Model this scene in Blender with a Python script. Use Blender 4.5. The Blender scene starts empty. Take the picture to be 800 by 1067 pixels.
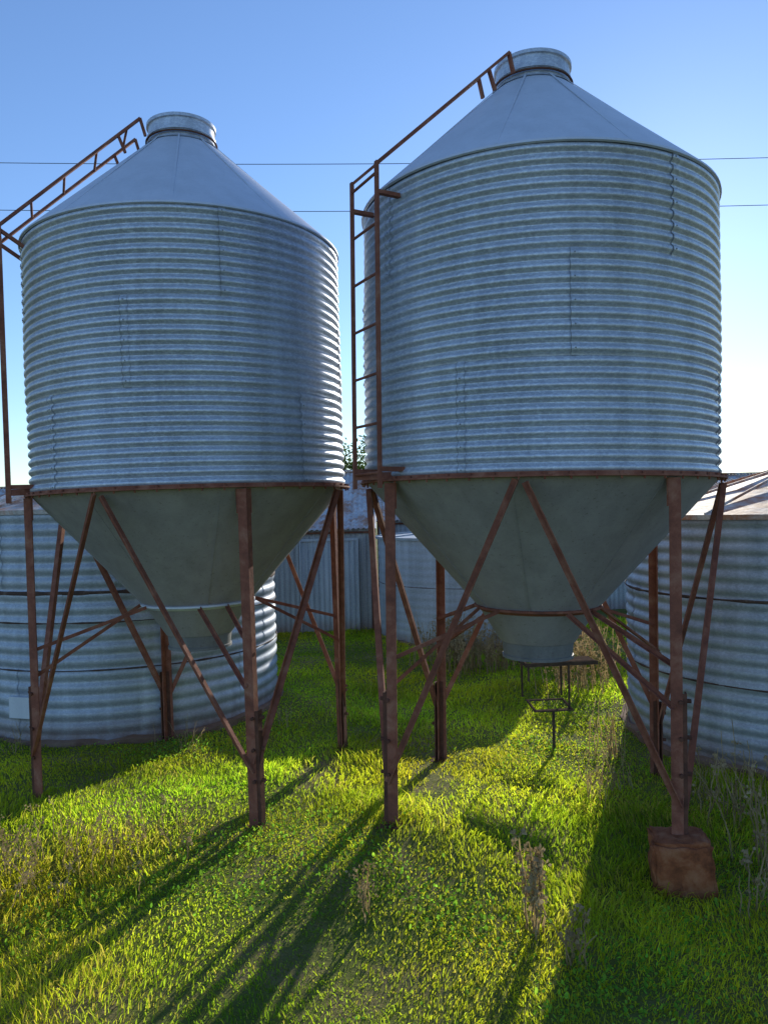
import bpy, bmesh, math, random
import numpy as np
from mathutils import Vector, Matrix, noise
random.seed(7); rng=np.random.default_rng(7)
sc=bpy.context.scene
COL=sc.collection
R=math.radians

# ------------------------------------------------------------ materials
def new_mat(name):
    m=bpy.data.materials.new(name); m.use_nodes=True
    nt=m.node_tree
    return m,nt,nt.nodes['Principled BSDF']
def N(nt,t,**kw):
    n=nt.nodes.new(t)
    for k,v in kw.items(): setattr(n,k,v)
    return n
def ramp(nt,stops):
    r=N(nt,'ShaderNodeValToRGB'); e=r.color_ramp.elements
    while len(e)<len(stops): e.new(0.5)
    for i,(p,c) in enumerate(stops):
        e[i].position=p; e[i].color=(c[0],c[1],c[2],1) if not isinstance(c,(int,float)) else (c,c,c,1)
    return r
def noise_n(nt,scale,detail=5,rough=0.6,stretch=None,dist=0):
    tc=N(nt,'ShaderNodeTexCoord'); mp=N(nt,'ShaderNodeMapping')
    if stretch: mp.inputs['Scale'].default_value=stretch
    nt.links.new(tc.outputs['Object'],mp.inputs['Vector'])
    n=N(nt,'ShaderNodeTexNoise'); n.inputs['Scale'].default_value=scale
    n.inputs['Detail'].default_value=detail; n.inputs['Roughness'].default_value=rough
    n.inputs['Distortion'].default_value=dist
    nt.links.new(mp.outputs[0],n.inputs['Vector']); return n
def mixc(nt,fac,a,b,mode='MIX'):
    m=N(nt,'ShaderNodeMix',data_type='RGBA',blend_type=mode)
    for i,v in ((0,fac),(6,a),(7,b)):
        if isinstance(v,bpy.types.NodeSocket): nt.links.new(v,m.inputs[i])
        else: m.inputs[i].default_value=v if i==0 else (*v,1)
    return m.outputs[2]
def galv(name,c1,c2,metal=0.7,rough=(0.38,0.6),rust=0.0,rustc=(0.16,0.07,0.035),zdirt=None,bump=0.25,blotch=0.35,streak=0.78,speck=0.0):
    m,nt,b=new_mat(name); L=nt.links.new
    n1=noise_n(nt,2.2,8,0.65,(1,1,0.45)); r1=ramp(nt,[(0.3,c1),(0.7,c2)]); L(n1.outputs[0],r1.inputs[0])
    n2=noise_n(nt,42,6,0.8,(1,1,2.2)); r2=ramp(nt,[(0.46,0.0),(0.58,1.0)]); L(n2.outputs[0],r2.inputs[0])
    mul=N(nt,'ShaderNodeMath',operation='MULTIPLY'); mul.inputs[1].default_value=blotch; L(r2.outputs[0],mul.inputs[0])
    col=mixc(nt,mul.outputs[0],r1.outputs[0],tuple(min(0.95,x*1.5) for x in c2))
    n3=noise_n(nt,9,4,0.6,(1,1,0.07)); r3=ramp(nt,[(0.35,streak),(0.6,1.0)]); L(n3.outputs[0],r3.inputs[0])
    col=mixc(nt,1.0,col,r3.outputs[0],'MULTIPLY')
    if speck>0:
        n6=noise_n(nt,60,4,0.7); r6=ramp(nt,[(0.60,0.0),(0.68,speck)]); L(n6.outputs[0],r6.inputs[0]); col=mixc(nt,r6.outputs[0],col,(0.12,0.09,0.07))
    if rust>0 or zdirt:
        n4=noise_n(nt,3.5,9,0.72,(1,1,0.5),0.4)
        r4=ramp(nt,[(0.72-rust*0.4,0.0),(0.80-rust*0.3,1.0)]); L(n4.outputs[0],r4.inputs[0])
        fac=r4.outputs[0]
        if zdirt:
            tc=N(nt,'ShaderNodeTexCoord'); sp=N(nt,'ShaderNodeSeparateXYZ'); L(tc.outputs['Object'],sp.inputs[0])
            mr=N(nt,'ShaderNodeMapRange'); mr.inputs[1].default_value=zdirt; mr.inputs[2].default_value=0.0
            mr.inputs[3].default_value=0; mr.inputs[4].default_value=1.0; L(sp.outputs[2],mr.inputs[0])
            n5=noise_n(nt,5,6,0.7); mm=N(nt,'ShaderNodeMath',operation='MULTIPLY'); L(mr.outputs[0],mm.inputs[0]); L(n5.outputs[0],mm.inputs[1])
            mm2=N(nt,'ShaderNodeMath',operation='MULTIPLY'); mm2.inputs[1].default_value=1.7; mm2.use_clamp=True; L(mm.outputs[0],mm2.inputs[0])
            mx=N(nt,'ShaderNodeMath',operation='MAXIMUM'); L(fac,mx.inputs[0]); L(mm2.outputs[0],mx.inputs[1]); fac=mx.outputs[0]
        col=mixc(nt,fac,col,rustc)
        mt=N(nt,'ShaderNodeMapRange'); mt.inputs[3].default_value=metal; mt.inputs[4].default_value=0.0; L(fac,mt.inputs[0]); L(mt.outputs[0],b.inputs['Metallic'])
    else: b.inputs['Metallic'].default_value=metal
    L(col,b.inputs['Base Color'])
    rr=N(nt,'ShaderNodeMapRange'); rr.inputs[3].default_value=rough[0]; rr.inputs[4].default_value=rough[1]
    L(n2.outputs[0],rr.inputs[0]); L(rr.outputs[0],b.inputs['Roughness'])
    nb=noise_n(nt,7,5,0.6); bp=N(nt,'ShaderNodeBump'); bp.inputs['Strength'].default_value=bump; bp.inputs['Distance'].default_value=0.02
    L(nb.outputs[0],bp.inputs['Height']); L(bp.outputs[0],b.inputs['Normal'])
    return m
def rough_mat(name,stops,scale=12,rough=0.85,metal=0.0,bump=0.4,stretch=None,spec=0.3):
    m,nt,b=new_mat(name); L=nt.links.new
    n=noise_n(nt,scale,9,0.7,stretch,0.3); r=ramp(nt,stops); L(n.outputs[0],r.inputs[0]); L(r.outputs[0],b.inputs['Base Color'])
    b.inputs['Roughness'].default_value=rough; b.inputs['Metallic'].default_value=metal; b.inputs['Specular IOR Level'].default_value=spec
    n2=noise_n(nt,scale*5,5,0.6); bp=N(nt,'ShaderNodeBump'); bp.inputs['Strength'].default_value=bump; bp.inputs['Distance'].default_value=0.006
    L(n2.outputs[0],bp.inputs['Height']); L(bp.outputs[0],b.inputs['Normal'])
    return m
def leafy(name,ca,cb,trans=(0.35,0.5,0.05),tf=0.5,attr=True,scale=0.9):
    m=bpy.data.materials.new(name); m.use_nodes=True; nt=m.node_tree; nt.nodes.clear(); L=nt.links.new
    out=N(nt,'ShaderNodeOutputMaterial'); d=N(nt,'ShaderNodeBsdfDiffuse'); t=N(nt,'ShaderNodeBsdfTranslucent'); mx=N(nt,'ShaderNodeMixShader')
    n=noise_n(nt,scale,4,0.6); r=ramp(nt,[(0.35,ca),(0.65,cb)]); L(n.outputs[0],r.inputs[0])
    col=r.outputs[0]
    if attr:
        at=N(nt,'ShaderNodeAttribute'); at.attribute_name='tint'
        col=mixc(nt,1.0,col,at.outputs[0],'MULTIPLY')
    tc=mixc(nt,1.0,col,tuple(trans),'MULTIPLY')
    L(col,d.inputs['Color'])
    L(tc,t.inputs['Color']); mx.inputs[0].default_value=tf
    L(d.outputs[0],mx.inputs[1]); L(t.outputs[0],mx.inputs[2]); L(mx.outputs[0],out.inputs[0])
    return m

M_wall=galv('galvanised_corrugated',(0.39,0.43,0.51),(0.55,0.595,0.68),0.42,(0.34,0.50),bump=0.04,blotch=0.5,speck=0.2,streak=0.84)
M_roof=galv('galvanised_roof_sheet',(0.60,0.65,0.73),(0.68,0.72,0.80),0.25,(0.45,0.6),bump=0.05,blotch=0.08,streak=0.93,speck=0.15)
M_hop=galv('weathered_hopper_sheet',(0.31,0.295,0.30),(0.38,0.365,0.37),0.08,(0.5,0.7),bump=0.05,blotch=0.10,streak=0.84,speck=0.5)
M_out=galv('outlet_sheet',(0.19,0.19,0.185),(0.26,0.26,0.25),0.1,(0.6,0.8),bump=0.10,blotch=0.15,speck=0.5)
M_tank=galv('old_tank_iron',(0.32,0.365,0.43),(0.48,0.53,0.59),0.3,(0.42,0.6),rust=0.15,zdirt=0.3,bump=0.06,speck=0.3)
M_tankp=galv('pale_tank_iron',(0.36,0.41,0.46),(0.46,0.51,0.56),0.1,(0.6,0.8),rust=0.08,zdirt=0.2,bump=0.1,speck=0.3)
M_shedg=galv('shed_grey_iron',(0.22,0.25,0.27),(0.37,0.40,0.42),0.25,(0.5,0.7),rust=0.22,zdirt=0.3,bump=0.08,speck=0.4)
M_shedw=galv('shed_pale_iron',(0.28,0.33,0.38),(0.44,0.50,0.55),0.25,(0.5,0.7),rust=0.14,zdirt=0.3,bump=0.08,speck=0.4)
M_sroof=galv('rusting_roof_iron',(0.46,0.47,0.48),(0.66,0.66,0.66),0.15,(0.55,0.75),rust=0.68,rustc=(0.40,0.19,0.10),bump=0.08)
M_troof=galv('rusty_tank_roof_iron',(0.50,0.45,0.42),(0.66,0.62,0.58),0.1,(0.6,0.8),rust=0.72,rustc=(0.44,0.18,0.08))
M_rust=rough_mat('rusty_steel',[(0.25,(0.12,0.046,0.032)),(0.5,(0.26,0.092,0.056)),(0.75,(0.40,0.20,0.13))],9,0.85,0.0)
M_dark=rough_mat('dark_rusty_steel',[(0.3,(0.07,0.035,0.028)),(0.7,(0.19,0.085,0.055))],10,0.9,0.0,spec=0.1)
M_black=rough_mat('weathered_dark_steel',[(0.3,(0.045,0.036,0.032)),(0.7,(0.14,0.10,0.075))],10,1.0,0.0,spec=0.0)
M_bolt=rough_mat('bolt_steel',[(0.3,(0.16,0.17,0.19)),(0.7,(0.26,0.27,0.29))],20,0.6,0.2)
M_block=rough_mat('rusty_block',[(0.3,(0.09,0.03,0.016)),(0.5,(0.30,0.095,0.038)),(0.7,(0.42,0.19,0.095))],9,0.95,0.0,1.0)
M_tar=rough_mat('tar_seam',[(0.3,(0.03,0.026,0.025)),(0.55,(0.10,0.06,0.045)),(0.7,(0.22,0.17,0.14))],8,0.85)
M_wire=rough_mat('wire_metal',[(0.3,(0.05,0.07,0.10)),(0.7,(0.07,0.09,0.13))],8,0.7)
M_bark=rough_mat('bark',[(0.3,(0.06,0.045,0.03)),(0.7,(0.14,0.11,0.08))],6,0.95)
M_brick=rough_mat('base_stone',[(0.3,(0.16,0.08,0.05)),(0.7,(0.30,0.20,0.14))],6,0.95)
M_grass=leafy('grass_blade',(0.20,0.30,0.032),(0.33,0.40,0.045),trans=(2.5,2.4,1.0),tf=0.64)
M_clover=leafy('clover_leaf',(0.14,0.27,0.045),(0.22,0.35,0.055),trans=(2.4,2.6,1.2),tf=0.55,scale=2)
M_dry=leafy('dry_stem',(0.26,0.19,0.10),(0.46,0.37,0.23),trans=(1.6,1.5,1.2),tf=0.35,attr=False,scale=8)
M_leaf=leafy('tree_leaf',(0.04,0.07,0.02),(0.08,0.12,0.035),trans=(2,2.2,1.2),tf=0.35,attr=False)

# ------------------------------------------------------------ ground height
def G(x,y):
    x=np.asarray(x,float); y=np.asarray(y,float)
    def b(cx,cy,s,h): return h*np.exp(-((x-cx)**2+(y-cy)**2)/(2*s*s))
    z=b(0.05,4.05,0.55,0.12)+b(-2.15,4.7,0.7,0.06)-b(1.35,3.7,0.55,0.09)-b(0,7.5,2.2,0.05)-b(3.5,3.5,1.2,0.05)
    f=np.exp(-((x/14)**2+((y-6)/14)**2))
    z=z+f*(0.018*np.sin(2.1*x+1.3*y)+0.014*np.sin(3.7*x-2.9*y+1)+0.008*np.sin(7.3*x+6.1*y))
    return z
def g(x,y): return float(G(x,y))

# ------------------------------------------------------------ mesh helpers
def mkobj(name,verts,faces,mat,parent=None,smooth=False):
    me=bpy.data.meshes.new(name); me.from_pydata([tuple(v) for v in verts],[],faces)
    if mat: me.materials.append(mat)
    if smooth: me.polygons.foreach_set('use_smooth',[True]*len(me.polygons))
    me.update()
    o=bpy.data.objects.new(name,me); COL.objects.link(o)
    if parent: o.parent=parent
    return o
def empty(name,loc=(0,0,0),parent=None):
    o=bpy.data.objects.new(name,None); o.empty_display_size=0.3; o.location=loc; COL.objects.link(o)
    if parent: o.parent=parent
    return o
def tag(o,label,cat,group=None):
    o['label']=label; o['category']=cat
    if group: o['group']=group
class MB:
    def __init__(s): s.v=[]; s.f=[]
    def add(s,v,f):
        k=len(s.v); s.v+= [tuple(p) for p in v]; s.f+=[tuple(i+k for i in q) for q in f]
    def revolve(s,prof,seg=96,a0=0,a1=2*math.pi):
        full=abs(a1-a0-2*math.pi)<1e-6; n=seg if full else seg+1
        v=[]
        for (r,z) in prof:
            for i in range(n):
                a=a0+(a1-a0)*i/seg
                v.append((r*math.sin(a),-r*math.cos(a),z))
        f=[]
        for j in range(len(prof)-1):
            for i in range(seg):
                i2=(i+1)%n
                f.append((j*n+i,j*n+i2,(j+1)*n+i2,(j+1)*n+i))
        s.add(v,f)
    def sweep(s,p1,p2,prof,ref=None):
        p1=Vector(p1);p2=Vector(p2); d=(p2-p1).normalized()
        ref=Vector(ref) if ref else Vector((0,0,1))
        if abs(d.dot(ref.normalized()))>0.97: ref=Vector((0,1,0)) if abs(d.y)<0.9 else Vector((1,0,0))
        x=(ref-d*ref.dot(d)).normalized(); y=d.cross(x)
        n=len(prof)
        v=[p1+x*a+y*b for a,b in prof]+[p2+x*a+y*b for a,b in prof]
        f=[(i,(i+1)%n,n+(i+1)%n,n+i) for i in range(n)]+[tuple(range(n))[::-1],tuple(range(n,2*n))]
        s.add(v,f)
    def angle(s,p1,p2,w=0.045,t=0.006,ref=None):
        s.sweep(p1,p2,[(0,0),(w,0),(w,t),(t,t),(t,w),(0,w)],ref)
    def bar(s,p1,p2,w,h=None,ref=None):
        h=h or w; s.sweep(p1,p2,[(-w/2,-h/2),(w/2,-h/2),(w/2,h/2),(-w/2,h/2)],ref)
    def tube(s,p1,p2,r,n=10,ref=None):
        s.sweep(p1,p2,[(r*math.cos(2*math.pi*i/n),r*math.sin(2*math.pi*i/n)) for i in range(n)],ref)
    def obj(s,name,mat,parent=None,smooth=False): return mkobj(name,s.v,s.f,mat,parent,smooth)
def smooth_angle(o,deg=35):
    me=o.data; me.polygons.foreach_set('use_smooth',[True]*len(me.polygons))
    try: me.set_sharp_from_angle(angle=R(deg))
    except Exception: pass
def P(r,a,z): a=R(a); return Vector((r*math.sin(a),-r*math.cos(a),z))

# ------------------------------------------------------------ silo
RS=1.04; ZB=1.96; ZT=3.55
def build_silo(azim,dist,delta,lad,tilt,label,dx=0,seamoff=0,block=None):
    th=R(azim); cx=dist*math.sin(th); cy=dist*math.cos(th)
    root=empty('grain_silo')
    root.matrix_world=Matrix.Translation((cx+dx,cy,0))@Matrix.Rotation(tilt,4,'Y')@Matrix.Rotation(-th,4,'Z')
    tag(root,label,'silo','corrugated grain silos on rusty legs')
    mb=MB(); nrib=28; pitch=(ZT-ZB)/nrib; amp=0.0085; tiers=[0,10,19,28]; marks=[]
    for t in range(3):
        k0,k1=tiers[t],tiers[t+1]; prof=[]
        n=(k1-k0)*14; off=0.003*(t%2)
        for i in range(n+1):
            z=ZB+(k0+i/14)*pitch-(0.004 if i==0 and t else 0)
            s_=-math.cos(2*math.pi*(i/14))
            s_=1-2*((1-s_)/2)**1.5
            prof.append((RS-0.01+off+amp*s_,z))
        mb.revolve(prof,160)
        for s in range(4):
            a=R(seamoff+s*90+t*31); pr=[(r+0.004,z) for r,z in prof]
            mb.revolve(pr,1,a,a+R(2.4))
            f0=len(mb.f)
            mb.revolve([(r+0.0050,z) for r,z in prof],1,a+R(0.0),a+R(0.12))
            for k in range(k0,k1,2):
                zz=ZB+(k+0.5)*pitch
                c=Vector((math.sin(a+R(1.2)),-math.cos(a+R(1.2)),0))
                p=c*(RS+off-0.002); p.z=zz
                mb.tube(p,p+c*0.006,0.0042,6)
            marks.append((f0,len(mb.f)))
    w=mb.obj('silo_wall',M_wall,root); w.data.materials.append(M_bolt)
    for f0,f1 in marks:
        for q in range(f0,f1): w.data.polygons[q].material_index=1
    smooth_angle(w,75)
    for v in w.data.vertices:
        d=noise.noise(Vector((v.co.x*1.3,v.co.y*1.3,v.co.z*1.6+azim)))*0.009; k=1+d; v.co.x*=k; v.co.y*=k
    mb=MB()
    mb.revolve([(RS-0.02,ZB+0.014),(RS+0.006,ZB+0.014),(RS+0.006,ZB-0.002),(RS+0.03,ZB-0.002),(RS+0.03,ZB-0.012),(RS-0.02,ZB-0.012)],120)
    for i in range(54):
        a=i*360/54+2; p=P(RS+0.016,a,ZB-0.004); mb.tube(p,p+Vector((0,0,0.016)),0.009,6)
        mb.tube(p,p-Vector((0,0,0.022)),0.006,6)
    mb.obj('rim_band',M_rust,root)
    mb=MB(); ZC=4.335; rc=0.22
    mb.revolve([(RS-0.004,ZT-0.012),(RS+0.009,ZT-0.008),(RS+0.007,ZT+0.003),(rc-0.02,ZC)],96)
    for i in range(10):
        a=i*36+seamoff+12
        A=P(RS+0.000,a,ZT+0.008); B=P(rc,a,ZC-0.009)
        mb.bar(A,B,0.004,0.012,tuple(P(1,a+90,0).cross(B-A).normalized()))
    ro=mb.obj('roof',M_roof,root); smooth_angle(ro,30)
    mb=MB()
    mb.revolve([(rc+0.03,ZC-0.04),(rc+0.005,ZC-0.02),(rc,ZC+0.02),(rc+0.010,ZC+0.025),(rc+0.010,ZC+0.04),(rc,ZC+0.045),(rc,ZC+0.10),(rc+0.012,ZC+0.105),(rc+0.012,ZC+0.125),(rc-0.01,ZC+0.13),(0.02,ZC+0.165),(0.001,ZC+0.166)],56)
    c=mb.obj('roof_cap',M_wall,ro); smooth_angle(c,35)
    mb=MB(); mb.revolve([(rc+0.012,ZC+0.0),(rc+0.022,ZC+0.0),(rc+0.022,ZC+0.008),(rc+0.01,ZC+0.008)],48)
    mb.obj('cap_band',M_dark,ro)
    zr=1.20; rr=0.36
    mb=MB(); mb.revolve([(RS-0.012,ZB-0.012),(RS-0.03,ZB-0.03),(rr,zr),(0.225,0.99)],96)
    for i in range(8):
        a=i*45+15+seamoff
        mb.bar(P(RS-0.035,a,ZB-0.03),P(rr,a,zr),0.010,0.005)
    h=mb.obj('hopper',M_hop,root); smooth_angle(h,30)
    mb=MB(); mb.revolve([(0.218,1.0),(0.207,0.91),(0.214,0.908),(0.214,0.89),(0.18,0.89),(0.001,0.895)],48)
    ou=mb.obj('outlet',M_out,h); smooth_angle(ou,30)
    mb=MB(); mb.revolve([(rr+0.002,zr+0.014),(rr+0.024,zr+0.010),(rr+0.024,zr-0.002),(rr+0.008,zr-0.008),(rr-0.008,zr-0.02)],72)
    mb.obj('hopper_ring',M_rust if azim>0 else M_roof,h)
    legA=[-45+delta,45+delta,135+delta,-135+delta]
    if azim>0: legA[1]-=1.6
    def wpos(a,r): return root.matrix_world@P(r,a,0)
    rl=RS
    for i,a in enumerate(legA):
        wp=wpos(a,rl+0.02); zg=g(wp.x,wp.y)
        bot=zg-0.03
        isb=block is not None and i==block
        if isb: bot=zg+0.25
        mb=MB(); ref=P(1,a-45,0)
        mb.angle(P(rl+0.035,a,bot),P(rl+0.035,a,ZB-0.02),0.056,0.007,tuple(-ref))
        mb.bar(P(rl-0.01,a,ZB-0.16),P(rl-0.01,a,ZB-0.02),0.09,0.008,tuple(P(1,a+90,0)))
        lg=mb.obj('leg',M_rust,root)
        mb=MB(); sh=0.9 if i%2 else -1.1
        e=P(rl+0.047,a+sh,bot-0.005); hh=(0.74,0.70,0.55,0.6)[i]
        mb.angle(e,e+Vector((0,0,hh)),0.056,0.008,tuple(-ref))
        for zz in (0.30,0.48,hh-.04):
            for sg in (-45,45):
                q=e+Vector((0,0,zz))-P(0.03,a+sg,0); mb.tube(q,q+P(0.022,a-sg,0),0.011,6)
        if not isb: mb.bar(P(rl+0.02,a,bot+0.015),P(rl+0.02,a,bot+0.027),0.13,0.13)
        mb.obj('leg_extension',M_dark,lg)
    for i in range(4):
        am=-45+delta+90*i+45
        for s,la in ((-1,legA[i]),(1,legA[(i+1)%4])):
            jit=random.uniform(-.03,.05)
            mb=MB(); mb.angle(P(RS,am+s*1.2,ZB-0.03),P(rl+0.02,la,0.34+jit),0.034,0.005,tuple(P(1,am,0)))
            mb.obj('brace',M_rust,root)
    for i,a in enumerate(legA):
        for s in (-1,1):
            mb=MB(); mb.angle(P(rr+0.02,a+s*14,zr-0.01),P(rl+0.01,a+s*1.5,0.80 if s<0 else 0.98),0.022,0.004)
            mb.obj('strut',M_rust,root)
    la=empty('ladder',parent=root)
    a1,a2=lad; off=0.12; rb=RS+off; zt=3.62; top_r=0.29; top_z=4.41
    am=(a1+a2)/2; half=rb*math.sin(R(abs(a2-a1)/2)); tang=P(1,am+90,0); rbb=rb*math.cos(R(abs(a2-a1)/2))
    for s in (-1,1):
        def lp(r,z,s=s): return P(r,am,z)+tang*half*s
        mb=MB()
        if azim>0 or s>0:
            ww=0.026 if azim>0 else 0.045
            mb.bar(lp(rbb,ZB-0.05),lp(rbb,zt),ww,0.016 if azim>0 else 0.03,tuple(tang))
            mb.bar(lp(rbb,ZB+0.05),lp(0.96,ZB+0.05),0.025,0.03)
        mb.bar(lp(rbb,zt-0.01),lp(top_r,top_z),0.024,0.016,tuple(tang))
        mb.bar(lp(top_r,top_z),lp(top_r-0.03,top_z-0.11),0.022,0.016,tuple(tang))
        if s>0 or azim<0: mb.bar(lp(top_r+.14,top_z-.135),lp(top_r+0.10,top_z-0.24),0.02,0.016,tuple(tang))
        mb.bar(lp(rbb,zt-0.16 if azim>0 else zt-0.03),lp(0.96,zt-0.16),0.02,0.03)
        mb.obj('rail',M_rust,la)
    if azim>0:
        zz=ZB+0.03
        while zz<zt-0.05:
            mb=MB(); c=P(rbb,am,zz); mb.tube(c-tang*half,c+tang*half,0.008,8); mb.obj('rung',M_rust,la); zz+=0.262
        fr=[]
    else: fr=[0.0,0.22,0.45,0.68,0.9]
    for f in fr:
        c=P(rbb+(top_r-rbb)*f,am,zt+(top_z-zt)*f-0.005); mb=MB(); mb.tube(c-tang*half,c+tang*half,0.008,8); mb.obj('rung',M_rust,la)
    mb=MB(); mb.bar(P(rbb,am,ZB+0.02)-tang*half*(1 if azim>0 else 0),P(0.98,am,ZB+0.02)+tang*half,0.04,0.012); mb.obj('bracket',M_rust,la)
    return root,wpos(legA[1],rl+0.03)
s1,_=build_silo(-14.0,5.47,-30,(-88,-73),-0.012,'galvanised corrugated silo with pale hopper ring and side ladder',dx=0.045,seamoff=-52)
s2,blk=build_silo(11.0,4.78,-3.5,(-59,-44),0.013,'galvanised corrugated silo with one leg on a rusty block',dx=-0.005,seamoff=-22,block=1)

bx,by=blk.x,blk.y; zg=g(bx,by)
bm=bmesh.new(); bmesh.ops.create_cube(bm,size=1)
for v in bm.verts: v.co=Vector((v.co.x*0.275,v.co.y*0.24,(v.co.z+0.5)*0.28-0.03))
bmesh.ops.bevel(bm,geom=bm.edges[:],offset=0.014,segments=2,affect='EDGES')
bmesh.ops.subdivide_edges(bm,edges=bm.edges[:],cuts=8,use_grid_fill=True)
for v in bm.verts:
    n=noise.noise_vector(v.co*8)*0.014+noise.noise_vector(v.co*26)*0.012+noise.noise_vector(v.co*70)*0.007; v.co+=n
me=bpy.data.meshes.new('support_block'); bm.to_mesh(me); bm.free(); me.materials.append(M_block)
for p in me.polygons: p.use_smooth=True
o=bpy.data.objects.new('support_block',me); COL.objects.link(o); o.location=(bx-0.01,by,zg); o.rotation_euler=(0.02,-0.03,-0.2)
tag(o,'rough rusty brown block under a silo leg','block')

# ------------------------------------------------------------ tanks
def tank(cx,cy,Rt,H,apex,pitch,bands,label,hatch=None,mat=None,amp=0.008,roofmat=None):
    z0=g(cx,cy-Rt)-0.03
    root=empty('water_tank',(cx,cy,z0)); th=math.atan2(cx,cy); root.rotation_euler=(0,0,-th)
    tag(root,label,'tank','corrugated iron tanks beside the silos')
    H=H-z0; n=int(H/pitch)*12; mb=MB(); prof=[]
    for i in range(n+1):
        s_=-math.cos(2*math.pi*i/12); s_=1-2*((1-s_)/2)**1.3
        prof.append((Rt+amp*s_,H*i/n))
    mb.revolve(prof,150)
    for s in range(9):
        for hh in (0,1,2):
            a=R(s*40+hh*17); i0=int(n*hh/3); i1=int(n*(hh+1)/3)
            mb.revolve([(r+0.004,z) for r,z in prof[i0:i1+1]],1,a,a+R(1.6))
    w=mb.obj('tank_wall',mat or M_tank,root); smooth_angle(w,70)
    def dent(o):
        for v in o.data.vertices:
            d=noise.noise(Vector((v.co.x,v.co.y,v.co.z*0.8))*1.6)*0.012; k=1+d/Rt; v.co.x*=k; v.co.y*=k
    dent(w)
    mb=MB(); mb.revolve([(Rt+0.03,H-0.03),(Rt+0.035,H+0.005),(Rt*0.5,H+(apex-H)*0.52),(0.16,apex),(0.16,apex+0.06),(0.001,apex+0.07)],64)
    for i in range(14):
        a=i*360/14; mb.bar(P(Rt+0.03,a,H+0.008),P(0.2,a,apex+0.002),0.02,0.010)
    ro=mb.obj('tank_roof',roofmat or M_troof,root); smooth_angle(ro,20)
    for zb,hw in bands:
        mb=MB(); seg=240; v=[];f=[]
        for i in range(seg+1):
            a=2*math.pi*i/seg; q=Vector((math.sin(a)*Rt,-math.cos(a)*Rt,zb))
            wd_=hw*max(0.45,0.7+0.7*noise.noise(q*3.1)+0.6*noise.noise(q*9.0))
            for k,zz in enumerate((-.5,-.1,.3,.5)):
                z_=zb+zz*wd_; r_=Rt+amp+(0.006 if k in(1,2) else 0.001)
                v.append((r_*math.sin(a),-r_*math.cos(a),z_))
        for i in range(seg):
            for k in range(3): f.append((i*4+k,(i+1)*4+k,(i+1)*4+k+1,i*4+k+1))
        mb.add(v,f); o=mb.obj('seam_band',M_tar,root,True); dent(o)
    mb=MB(); mb.revolve([(Rt+0.07,-0.12),(Rt+0.06,0.06),(Rt+0.015,0.075)],90)
    o=mb.obj('base_ring',M_brick,root)
    for v in o.data.vertices: v.co+=noise.noise_vector(v.co*6)*0.03
    if hatch:
        a,z=hatch; c=P(Rt+0.03,a,z); mb=MB(); mb.bar(c-P(0.14,a+90,0),c+P(0.14,a+90,0),0.03,0.17,tuple(P(1,a,0)))
        mb.obj('hatch',M_roof,root)
    return root
tank(-2.50,7.51,1.40,1.86,2.25,0.105,[(1.24,0.035),(1.0,0.014),(0.62,0.018)],'pale corrugated tank with dark tarred seams and rusty base',hatch=(-35,0.33))
tank(3.39,6.17,1.40,1.71,2.12,0.09,[(1.19,0.022),(0.60,0.020)],'corrugated tank with rusting conical roof and black seam bands')
tank(1.35,11.2,1.45,1.40,1.55,0.10,[(0.8,0.010)],'plain grey tank in front of low farm sheds',mat=M_tankp,amp=0.002,roofmat=M_shedw)

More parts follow.
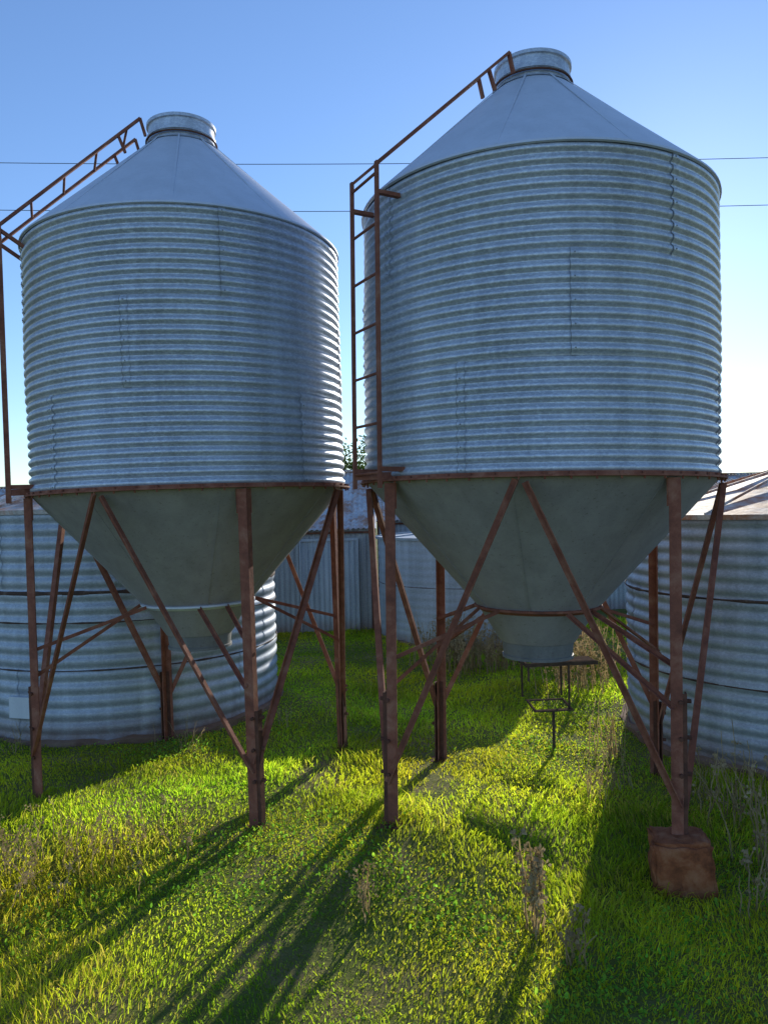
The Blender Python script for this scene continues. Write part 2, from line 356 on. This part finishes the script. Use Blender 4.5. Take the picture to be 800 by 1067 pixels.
# ------------------------------------------------------------ sheds
def corr_sheet(mb,p0,ux,L,uz,H,nrm,pitch=0.076,amp=0.009,rows=1):
    p0=Vector(p0);ux=Vector(ux);uz=Vector(uz);nrm=Vector(nrm); n=int(L/pitch*6)
    v=[];f=[]
    for j in range(rows+1):
        for i in range(n+1):
            sheet=i//60
            v.append(p0+ux*(L*i/n)+uz*(H*j/rows)+nrm*(amp*math.sin(2*math.pi*i/6)+(0.010 if sheet%2 else 0)))
    for j in range(rows):
        for i in range(n):
            f.append((j*(n+1)+i,j*(n+1)+i+1,(j+1)*(n+1)+i+1,(j+1)*(n+1)+i))
    mb.add(v,f)
def shed(x0,x1,y0,dep,H,ridge,mat,label,door=None):
    root=empty('farm_shed',((x0+x1)/2,y0,-0.08)); tag(root,label,'shed')
    w=x1-x0; h=w/2; mb=MB()
    corr_sheet(mb,(-h,0,0),(1,0,0),w,(0,0,1),H,(0,-1,0))
    corr_sheet(mb,(-h,dep,0),(1,0,0),w,(0,0,1),H,(0,1,0))
    corr_sheet(mb,(-h,0,0),(0,1,0),dep,(0,0,1),H,(-1,0,0)); corr_sheet(mb,(h,0,0),(0,1,0),dep,(0,0,1),H,(1,0,0))
    for s in (-1,1):
        mb.add([(s*h,0,H),(s*h,dep,H),(s*h,dep/2,ridge)],[(0,1,2)])
    o=mb.obj('shed_wall',mat,root); smooth_angle(o,60)
    mb=MB(); sl=math.hypot(dep/2+0.12,(ridge-H)*(dep/2+.12)/(dep/2)); k=(ridge-H)/(dep/2)
    d1=Vector((0,1,k)).normalized(); n1=Vector((0,-k,1)).normalized()
    corr_sheet(mb,(-h-.08,-.12,H+0.02-.12*k),(1,0,0),w+.16,d1,sl,n1)
    d2=Vector((0,-1,k)).normalized(); n2=Vector((0,k,1)).normalized()
    corr_sheet(mb,(-h-.08,dep+.12,H+0.02-.12*k),(1,0,0),w+.16,d2,sl,n2)
    mb.bar((-h-.08,dep/2,ridge+0.035),(h+.08,dep/2,ridge+0.035),0.16,0.03,(0,1,0))
    o=mb.obj('shed_roof',M_sroof,root); smooth_angle(o,60)
    mb=MB()
    for s in (-1,1): mb.bar((s*(h+0.005),-0.02,0),(s*(h+0.005),-0.02,H-0.02),0.07,0.03)
    mb.bar((-h,-0.03,H-0.08),(h,-0.03,H-0.08),0.03,0.04)
    mb.obj('corner_trim',M_dark,root)
    if door is not None:
        mb=MB(); corr_sheet(mb,(door,-0.04,0.05),(1,0,0),0.85,(0,0,1),H-0.22,(0,-1,0))
        for zz in (0.05,H-0.18): mb.bar((door,-0.06,zz),(door+0.85,-0.06,zz),0.04,0.02)
        for xx in (door,door+0.85): mb.bar((xx,-0.062,0.03),(xx,-0.062,H-0.16),0.04,0.02)
        mb.obj('door',M_shedw,root)
    return root
shed(-4.2,-0.20,11.4,4.2,1.62,2.52,M_shedg,'low grey corrugated iron shed with rust-streaked roof',door=0.95)
shed(-0.10,4.9,13.0,4.6,1.70,2.5,M_shedw,'pale corrugated iron shed with rusting gable roof')
shed(6.3,12,15,5,1.8,2.45,M_shedw,'distant pale iron shed with rusting roof')
shed(-16,-7.5,17,5,1.9,2.6,M_shedg,'distant grey iron shed with low gable roof')

# ------------------------------------------------------------ small stand
st=empty('metal_stand',(1.22,5.85,g(1.22,5.85))); st.rotation_euler=(0,0,0.10)
tag(st,'dark rusty steel step stand below the hopper outlet','stand')
mb=MB()
for s in (-1,1): mb.bar((-0.20,s*0.09,0.64),(0.36,s*0.09,0.64),0.028,0.013)
for x in (-0.19,-0.02,0.15,0.34): mb.bar((x,-0.09,0.64),(x,0.09,0.64),0.028,0.012)
mb.bar((-0.14,0,0.652),(0.34,0,0.652),0.15,0.006,(0,1,0))
mb.obj('platform',M_black,st)
for x,y,b0 in ((-0.17,0.09,0.36),(0.14,-0.09,0.28),(0.14,0.09,0.36),(-0.17,-0.09,0.52)):
    mb=MB(); mb.angle((x,y,b0),(x,y,0.63),0.016,0.004); mb.obj('post',M_black,st)
mb=MB(); mb.bar((-0.15,-0.11,0.30),(0.15,-0.11,0.30),0.045,0.010,(0,1,0)); mb.bar((-0.15,0.09,0.33),(0.15,0.09,0.33),0.022,0.010,(0,1,0))
mb.bar((-0.14,-0.11,0.303),(-0.14,0.09,0.328),0.014); mb.bar((0.14,-0.11,0.303),(0.14,0.09,0.328),0.014); mb.obj('step',M_black,st)
mb=MB(); mb.bar((0.0,-0.11,-0.03),(0.0,-0.11,0.29),0.018); mb.obj('post',M_black,st)

# ------------------------------------------------------------ wires
for z0 in (15.95,14.05):
    mb=MB(); n=40; pts=[]
    for i in range(n+1):
        t=i/n; x=-45+90*t; pts.append(Vector((x,31,z0-0.2*t-1.2*(1-((2*t-1)**2))+1.0-x*0.015)))
    for i in range(n): mb.tube(pts[i],pts[i+1],0.014,5)
    o=mb.obj('power_line',M_wire); tag(o,'thin overhead power line crossing the clear sky','power line','overhead wires')

# ------------------------------------------------------------ tree
def tree(x,y,h,cr,label,nl=3500):
    root=empty('tree',(x,y,-0.1)); tag(root,label,'tree')
    mb=MB(); rr=random.Random(int(x*10))
    def limb(p,q,r1,r2):
        d=(q-p).normalized(); a=d.orthogonal().normalized(); b=d.cross(a); v=[]
        for c,r in ((p,r1),(q,r2)):
            for i in range(7): t=2*math.pi*i/7; v.append(c+a*r*math.cos(t)+b*r*math.sin(t))
        mb.add(v,[(i,(i+1)%7,7+(i+1)%7,7+i) for i in range(7)])
    p=Vector((0,0,0)); q=Vector((0.1,0,h*0.45)); limb(p,q,0.16,0.10); tips=[]
    for k in range(7):
        a=rr.uniform(0,6.28); e=q+Vector((math.cos(a)*cr*.55,math.sin(a)*cr*.55,h*rr.uniform(.12,.38))); limb(q,e,0.07,0.03)
        for j in range(4):
            e2=e+Vector((rr.gauss(0,.3)*cr,rr.gauss(0,.3)*cr,rr.uniform(-.05,.2)*h)); limb(e,e2,0.03,0.008); tips.append(e2)
    mb.obj('trunk',M_bark,root)
    mb=MB()
    for k in range(nl):
        t=rr.choice(tips); c=t+Vector((rr.gauss(0,.17),rr.gauss(0,.17),rr.gauss(0,.13)))*cr
        if c.z>h: continue
        u=Vector((rr.gauss(0,1),rr.gauss(0,1),rr.gauss(0,1))).normalized(); v=u.orthogonal(); s=rr.uniform(.04,.09)
        mb.add([c-u*s,c+v*s*.4,c+u*s,c-v*s*.4],[(0,1,2,3)])
    mb.obj('crown',M_leaf,root)
tree(-1.15,26,4.4,1.3,'small dark green tree behind the sheds')

# ------------------------------------------------------------ ground
def axis(lim,core,step):
    a=list(np.arange(-core,core+1e-6,step)); s=step; x=core
    while x<lim: s*=1.5; x+=s; a.append(x); a.insert(0,-x)
    return np.array(a)
xs=axis(3000,9,0.12); ys=axis(3000,9,0.12)+6
X,Y=np.meshgrid(xs,ys); Z=G(X,Y); nx,ny=len(xs),len(ys)
verts=np.stack([X.ravel(),Y.ravel(),Z.ravel()],1)
idx=np.arange(nx*ny).reshape(ny,nx)
faces=np.stack([idx[:-1,:-1].ravel(),idx[:-1,1:].ravel(),idx[1:,1:].ravel(),idx[1:,:-1].ravel()],1)
m,nt,b=new_mat('ground_soil_grass')
n=noise_n(nt,1.3,9,0.7); r=ramp(nt,[(0.3,(0.11,0.155,0.03)),(0.5,(0.16,0.175,0.045)),(0.64,(0.27,0.20,0.11))]); nt.links.new(n.outputs[0],r.inputs[0]); nt.links.new(r.outputs[0],b.inputs['Base Color']); b.inputs['Roughness'].default_value=0.95
b.inputs['Specular IOR Level'].default_value=0.1
n2=noise_n(nt,30,6,0.7); bp=N(nt,'ShaderNodeBump'); bp.inputs['Strength'].default_value=0.8; bp.inputs['Distance'].default_value=0.03; nt.links.new(n2.outputs[0],bp.inputs['Height']); nt.links.new(bp.outputs[0],b.inputs['Normal'])
gr=mkobj('ground',verts.tolist(),faces.tolist(),m,smooth=True); gr['kind']='structure'

# ------------------------------------------------------------ grass
def patch(x,y,s,ph):
    return 0.5+0.25*(np.sin(x*s+ph+1.3*np.sin(y*s*.7+ph))+np.sin(y*s*1.15-ph*2+1.5*np.sin(x*s*.8)))
def seg(x,y,x0,y0,x1,y1,w):
    dx,dy=x1-x0,y1-y0; t=np.clip(((x-x0)*dx+(y-y0)*dy)/(dx*dx+dy*dy),0,1)
    return np.exp(-(((x-x0-t*dx)**2+(y-y0-t*dy)**2)/(w*w)))
def shade_band(x,y):  # two broad shadow bands, painted as darker grass and denser, darker clover
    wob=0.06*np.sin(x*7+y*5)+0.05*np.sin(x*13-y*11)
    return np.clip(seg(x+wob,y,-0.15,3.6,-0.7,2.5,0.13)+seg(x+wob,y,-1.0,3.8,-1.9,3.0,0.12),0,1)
def fill_mesh(name,V,nv,quads,tris,tint,mat):
    n=len(V)//nv; base=(np.arange(n)*nv)[:,None]
    per=[]; ls=[]
    for fc in quads+tris: per+=fc; ls.append(len(fc))
    loopi=(base+np.array(per)[None,:]).ravel(); tot=np.tile(np.array(ls),n); start=np.concatenate([[0],np.cumsum(tot)[:-1]])
    me=bpy.data.meshes.new(name); me.vertices.add(len(V)); me.vertices.foreach_set('co',V.astype(np.float32).ravel())
    me.loops.add(len(loopi)); me.loops.foreach_set('vertex_index',loopi.astype(np.int32))
    me.polygons.add(len(tot)); me.polygons.foreach_set('loop_start',start.astype(np.int32)); me.polygons.foreach_set('loop_total',tot.astype(np.int32))
    me.update(calc_edges=True)
    at=me.attributes.new('tint','FLOAT_COLOR','POINT'); c=np.ones((len(V),4),np.float32); c[:,:3]=tint; at.data.foreach_set('color',c.ravel())
    me.materials.append(mat); o=bpy.data.objects.new(name,me); COL.objects.link(o); return o
def sample(n,y0,y1):
    y=rng.uniform(y0,y1,n); x=rng.uniform(-1,1,n)*(0.62*y+0.9)
    ok=np.ones(n,bool)
    for cx,cy,rr in ((-2.5,7.51,1.44),(3.39,6.17,1.44),(1.35,11.2,1.49),(bx,by,0.15)): ok&=((x-cx)**2+(y-cy)**2)>rr*rr
    ok&=~((y>11.38)&(x<-.15))
    d=np.exp(-(((x-0.28)/0.20)**2+((y-4.95)/0.75)**2))+0.9*np.exp(-(((x+0.55-(y-5)*.1)/0.16)**2+((y-5.3)/0.6)**2))
    d=d+0.6*np.clip((patch(x,y,5.3,1.7)*patch(x,y,2.9,3.3)-.56)*4,0,1)
    ok&=rng.uniform(0,1,n)>d*0.95
    return x[ok],y[ok]
n=430000
x,y=sample(n,1.6,12.1); n=len(x)
pt=patch(x,y,1.7,0.6); pt2=patch(x,y,4.9,2.1); shade=shade_band(x,y)
long_=np.exp(-(((x+1.55)/0.45)**2+((y-3.9)/0.5)**2))+0.8*np.exp(-(((x-2.2)/0.7)**2+((y-4.6)/1.0)**2))+.6*np.exp(-(((x+1.4)/0.8)**2+((y-2.6)/0.5)**2))
h=(0.014+0.042*pt*pt2+0.010*pt)*rng.uniform(0.4,1.6,n)*(1+1.3*long_)
tall=rng.uniform(0,1,n)<0.025; h[tall]*=1.9
w=(0.0007+0.00042*y)*rng.uniform(0.6,1.5,n)
ang=rng.uniform(0,2*np.pi,n); la=rng.uniform(0,2*np.pi,n)*0.6+6.28*patch(x,y,6.1,.9); lean=rng.uniform(0.1,1.3,n)
dx,dy=np.cos(ang)*w,np.sin(ang)*w; z=G(x,y)-0.004
lx,ly=np.cos(la)*lean*h,np.sin(la)*lean*h
V=np.zeros((n,5,3))
V[:,0]=np.stack([x-dx,y-dy,z],1);V[:,1]=np.stack([x+dx,y+dy,z],1)
V[:,2]=np.stack([x+dx*.8+lx*.35,y+dy*.8+ly*.35,z+h*.6],1);V[:,3]=np.stack([x-dx*.8+lx*.35,y-dy*.8+ly*.35,z+h*.6],1)
V[:,4]=np.stack([x+lx,y+ly,z+h*rng.uniform(.5,1,n)],1)
br=rng.uniform(0.75,1.25,n)*(0.72+0.6*patch(x,y,3.1,5.0))*(1-0.35*shade); yel=0.85+0.4*patch(x,y,2.2,0.3)  # blade colour darkened along the painted shadow bands
tint=np.stack([br*yel*rng.uniform(.9,1.15,n)*(1-.2*shade),br,br*rng.uniform(.6,1.3,n)],1)
dryp=rng.uniform(0,1,n)<(0.05+0.35*np.clip(long_,0,1)+0.15*(pt2>.70)); tint[dryp]=np.array([1.4,1.0,2.8])*rng.uniform(.6,1.05,dryp.sum())[:,None]
gs=fill_mesh('grass',V.reshape(-1,3),5,[[0,1,2,3]],[[3,2,4]],np.repeat(tint,5,0),M_grass); gs['kind']='stuff'
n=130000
x,y=sample(n,1.8,8); shade=shade_band(x,y)
pc=patch(x,y,2.3,4.0)*0.7+0.3*patch(x,y,7,1)+0.3*np.exp(-(((x-0.35)/0.5)**2+((y-3.4)/0.5)**2)); k=rng.uniform(0,1,len(x))<np.clip((pc-.58)*2.4+shade*.8,0.01,.9); x=x[k];y=y[k];n=len(x); shade=shade[k]  # patchy clover, thickened inside the painted shadow bands
z=G(x,y)+rng.uniform(.008,.045,n)*(0.6+pc[k]*.6)+shade*rng.uniform(0,.02,n); s=rng.uniform(.0035,.008,n)
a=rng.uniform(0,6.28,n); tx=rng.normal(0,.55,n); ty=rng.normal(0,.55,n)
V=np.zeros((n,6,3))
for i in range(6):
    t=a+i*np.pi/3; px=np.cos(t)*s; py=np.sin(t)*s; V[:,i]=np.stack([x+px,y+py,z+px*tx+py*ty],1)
br=rng.uniform(.7,1.3,n)*(1-.4*shade); tint=np.stack([br*rng.uniform(.8,1.1,n),br,br],1)  # leaves darkened there to stand in for cast shade
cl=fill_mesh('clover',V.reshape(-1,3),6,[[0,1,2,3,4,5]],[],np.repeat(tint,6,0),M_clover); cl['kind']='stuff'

# ------------------------------------------------------------ weeds
def weed(x,y,h,ns,spread,label,seed,seedy=True,base=0.02,dens=1.0,thick=1.0):
    rr=random.Random(seed); mb=MB()
    def strip(p,q,w1,w2):
        s=Vector((rr.uniform(-1,1),rr.uniform(-1,1),0)).normalized(); t=s.cross((q-p).normalized())
        mb.add([p-s*w1,p+s*w1,q+s*w2,q-s*w2],[(0,1,2,3)]); mb.add([p-t*w1,p+t*w1,q+t*w2,q-t*w2],[(0,1,2,3)])
    for k in range(ns):
        a=rr.uniform(0,6.28); p=Vector((rr.gauss(0,base),rr.gauss(0,base),-0.02)); hh=h*rr.uniform(.45,1); sp=rr.uniform(.1,1)*spread
        N_=7; prev=p
        for i in range(1,N_+1):
            f=i/N_; q=p+Vector((math.cos(a)*sp*f**1.6*hh,math.sin(a)*sp*f**1.6*hh,hh*(f-0.15*sp*f*f)))+Vector((rr.gauss(0,.004),rr.gauss(0,.004),0))
            strip(prev,q,thick*(0.0026*(1-.6*f)+.0006),thick*(0.0026*(1-.6*(f+.14))+.0004))
            if seedy and f>.4 and rr.random()<dens:
                for j in range(3):
                    b=rr.uniform(0,6.28); L_=rr.uniform(.01,.035); e=q+Vector((math.cos(b)*L_,math.sin(b)*L_,rr.uniform(.0,.05))); strip(q,e,.0011*thick,.0006*thick)
                    for m_ in range(3):
                        c=e+Vector((rr.gauss(0,.005),rr.gauss(0,.005),rr.gauss(0,.008))); u=Vector((rr.gauss(0,1),rr.gauss(0,1),rr.gauss(0,1.6))).normalized()*rr.uniform(.004,.008)*thick; v=u.orthogonal()*.6
                        mb.add([c-u,c+v,c+u,c-v],[(0,1,2,3)])
            prev=q
    o=mb.obj('weed_plant',M_dry); o.location=(x,y,g(x,y)); tag(o,label,'weed','dry weeds growing in the grass')
weed(0.60,3.3,0.56,9,0.12,'tall dry brown weed with seed heads in grass',1,dens=.9,thick=2.0)
weed(0.72,3.05,0.34,7,0.5,'short dry seeding weed in grass',2,dens=.4,thick=1.6)
weed(1.95,3.9,0.6,20,0.4,'tangle of dry stalks beside the rusty block',3,base=.08,dens=.3,thick=1.7)
weed(1.75,3.5,0.48,14,0.6,'tangle of dry stalks beside the rusty block',4,base=.08,dens=.3,thick=1.6)
weed(2.0,4.4,0.6,20,0.4,'tangle of dry stalks beside the tank',8,base=.12,dens=.3,thick=1.6)
weed(-0.12,3.35,0.28,5,0.2,'short dry seeding weed in grass',5,dens=.5,thick=1.3)
weed(1.45,5.0,0.42,16,0.4,'tuft of straw coloured dry grass',6,False,base=.06,thick=1.2)
weed(1.25,4.7,0.36,12,0.5,'tuft of straw coloured dry grass',9,True,base=.06,dens=.3)
weed(1.62,5.6,0.5,24,0.4,'tuft of straw coloured dry grass',7,False,base=.08,thick=1.4)
for i,(xx,yy) in enumerate(((1.0,8.6),(1.3,8.7),(0.8,8.8),(1.6,8.8),(1.95,8.9),(2.4,8.6),(1.9,7.6),(0.55,9.0))):
    weed(xx,yy,0.62,46,0.4,'tuft of straw coloured dry grass near the shed',20+i,i%2==0,base=.16,thick=1.8)
for i,(xx,yy) in enumerate(((-1.6,3.9),(-1.35,4.1),(-1.8,3.6),(-1.95,4.0))):
    weed(xx,yy,0.26,22,0.6,'low clump of pale dry seeding grass',40+i,True,base=.16,dens=.25,thick=1.1)
for i,(xx,yy) in enumerate(((-0.9,6.6),(-2.9,5.9),(-1.6,6.05),(2.0,4.9))):
    weed(xx,yy,0.26,14,0.7,'clump of dry grass at the tank base',60+i,False,base=.06)

# ------------------------------------------------------------ light
AZ=21.5; EL=17.5
wd=bpy.data.worlds.new('World'); sc.world=wd; wd.use_nodes=True; nt=wd.node_tree
sky=nt.nodes.new('ShaderNodeTexSky'); sky.sky_type='NISHITA'; sky.sun_disc=False; sky.sun_elevation=R(EL); sky.sun_rotation=R(AZ)
sky.air_density=1.1; sky.dust_density=0.10; sky.ozone_density=3.0; sky.altitude=200
bg=nt.nodes['Background']; bg.inputs[1].default_value=0.15
mx=nt.nodes.new('ShaderNodeMix'); mx.data_type='RGBA'; mx.blend_type='MULTIPLY'; mx.inputs[0].default_value=1; mx.inputs[7].default_value=(1.03,1.12,1.32,1)
nt.links.new(sky.outputs[0],mx.inputs[6]); nt.links.new(mx.outputs[2],bg.inputs[0])
sl=bpy.data.lights.new('sun','SUN'); sl.energy=5; sl.angle=R(0.5); sl.color=(1,0.94,0.82)
so=bpy.data.objects.new('sun',sl); COL.objects.link(so)
d=-Vector((math.sin(R(AZ))*math.cos(R(EL)),math.cos(R(AZ))*math.cos(R(EL)),math.sin(R(EL))))
so.rotation_euler=d.to_track_quat('-Z','Y').to_euler(); so.location=(5,15,8)

# ------------------------------------------------------------ camera
cam=bpy.data.cameras.new('camera'); co=bpy.data.objects.new('camera',cam); COL.objects.link(co)
cam.sensor_fit='VERTICAL'; cam.sensor_height=36; cam.sensor_width=27; cam.lens=27.0; cam.clip_end=6000; cam.clip_start=0.05
co.matrix_world=Matrix.Translation((0,0,1.82))@Matrix.Rotation(R(89.65),4,'X')@Matrix.Rotation(R(-1.35),4,'Z')
sc.camera=co
sc.view_settings.view_transform='Standard'; sc.view_settings.look='None'; sc.view_settings.exposure=0
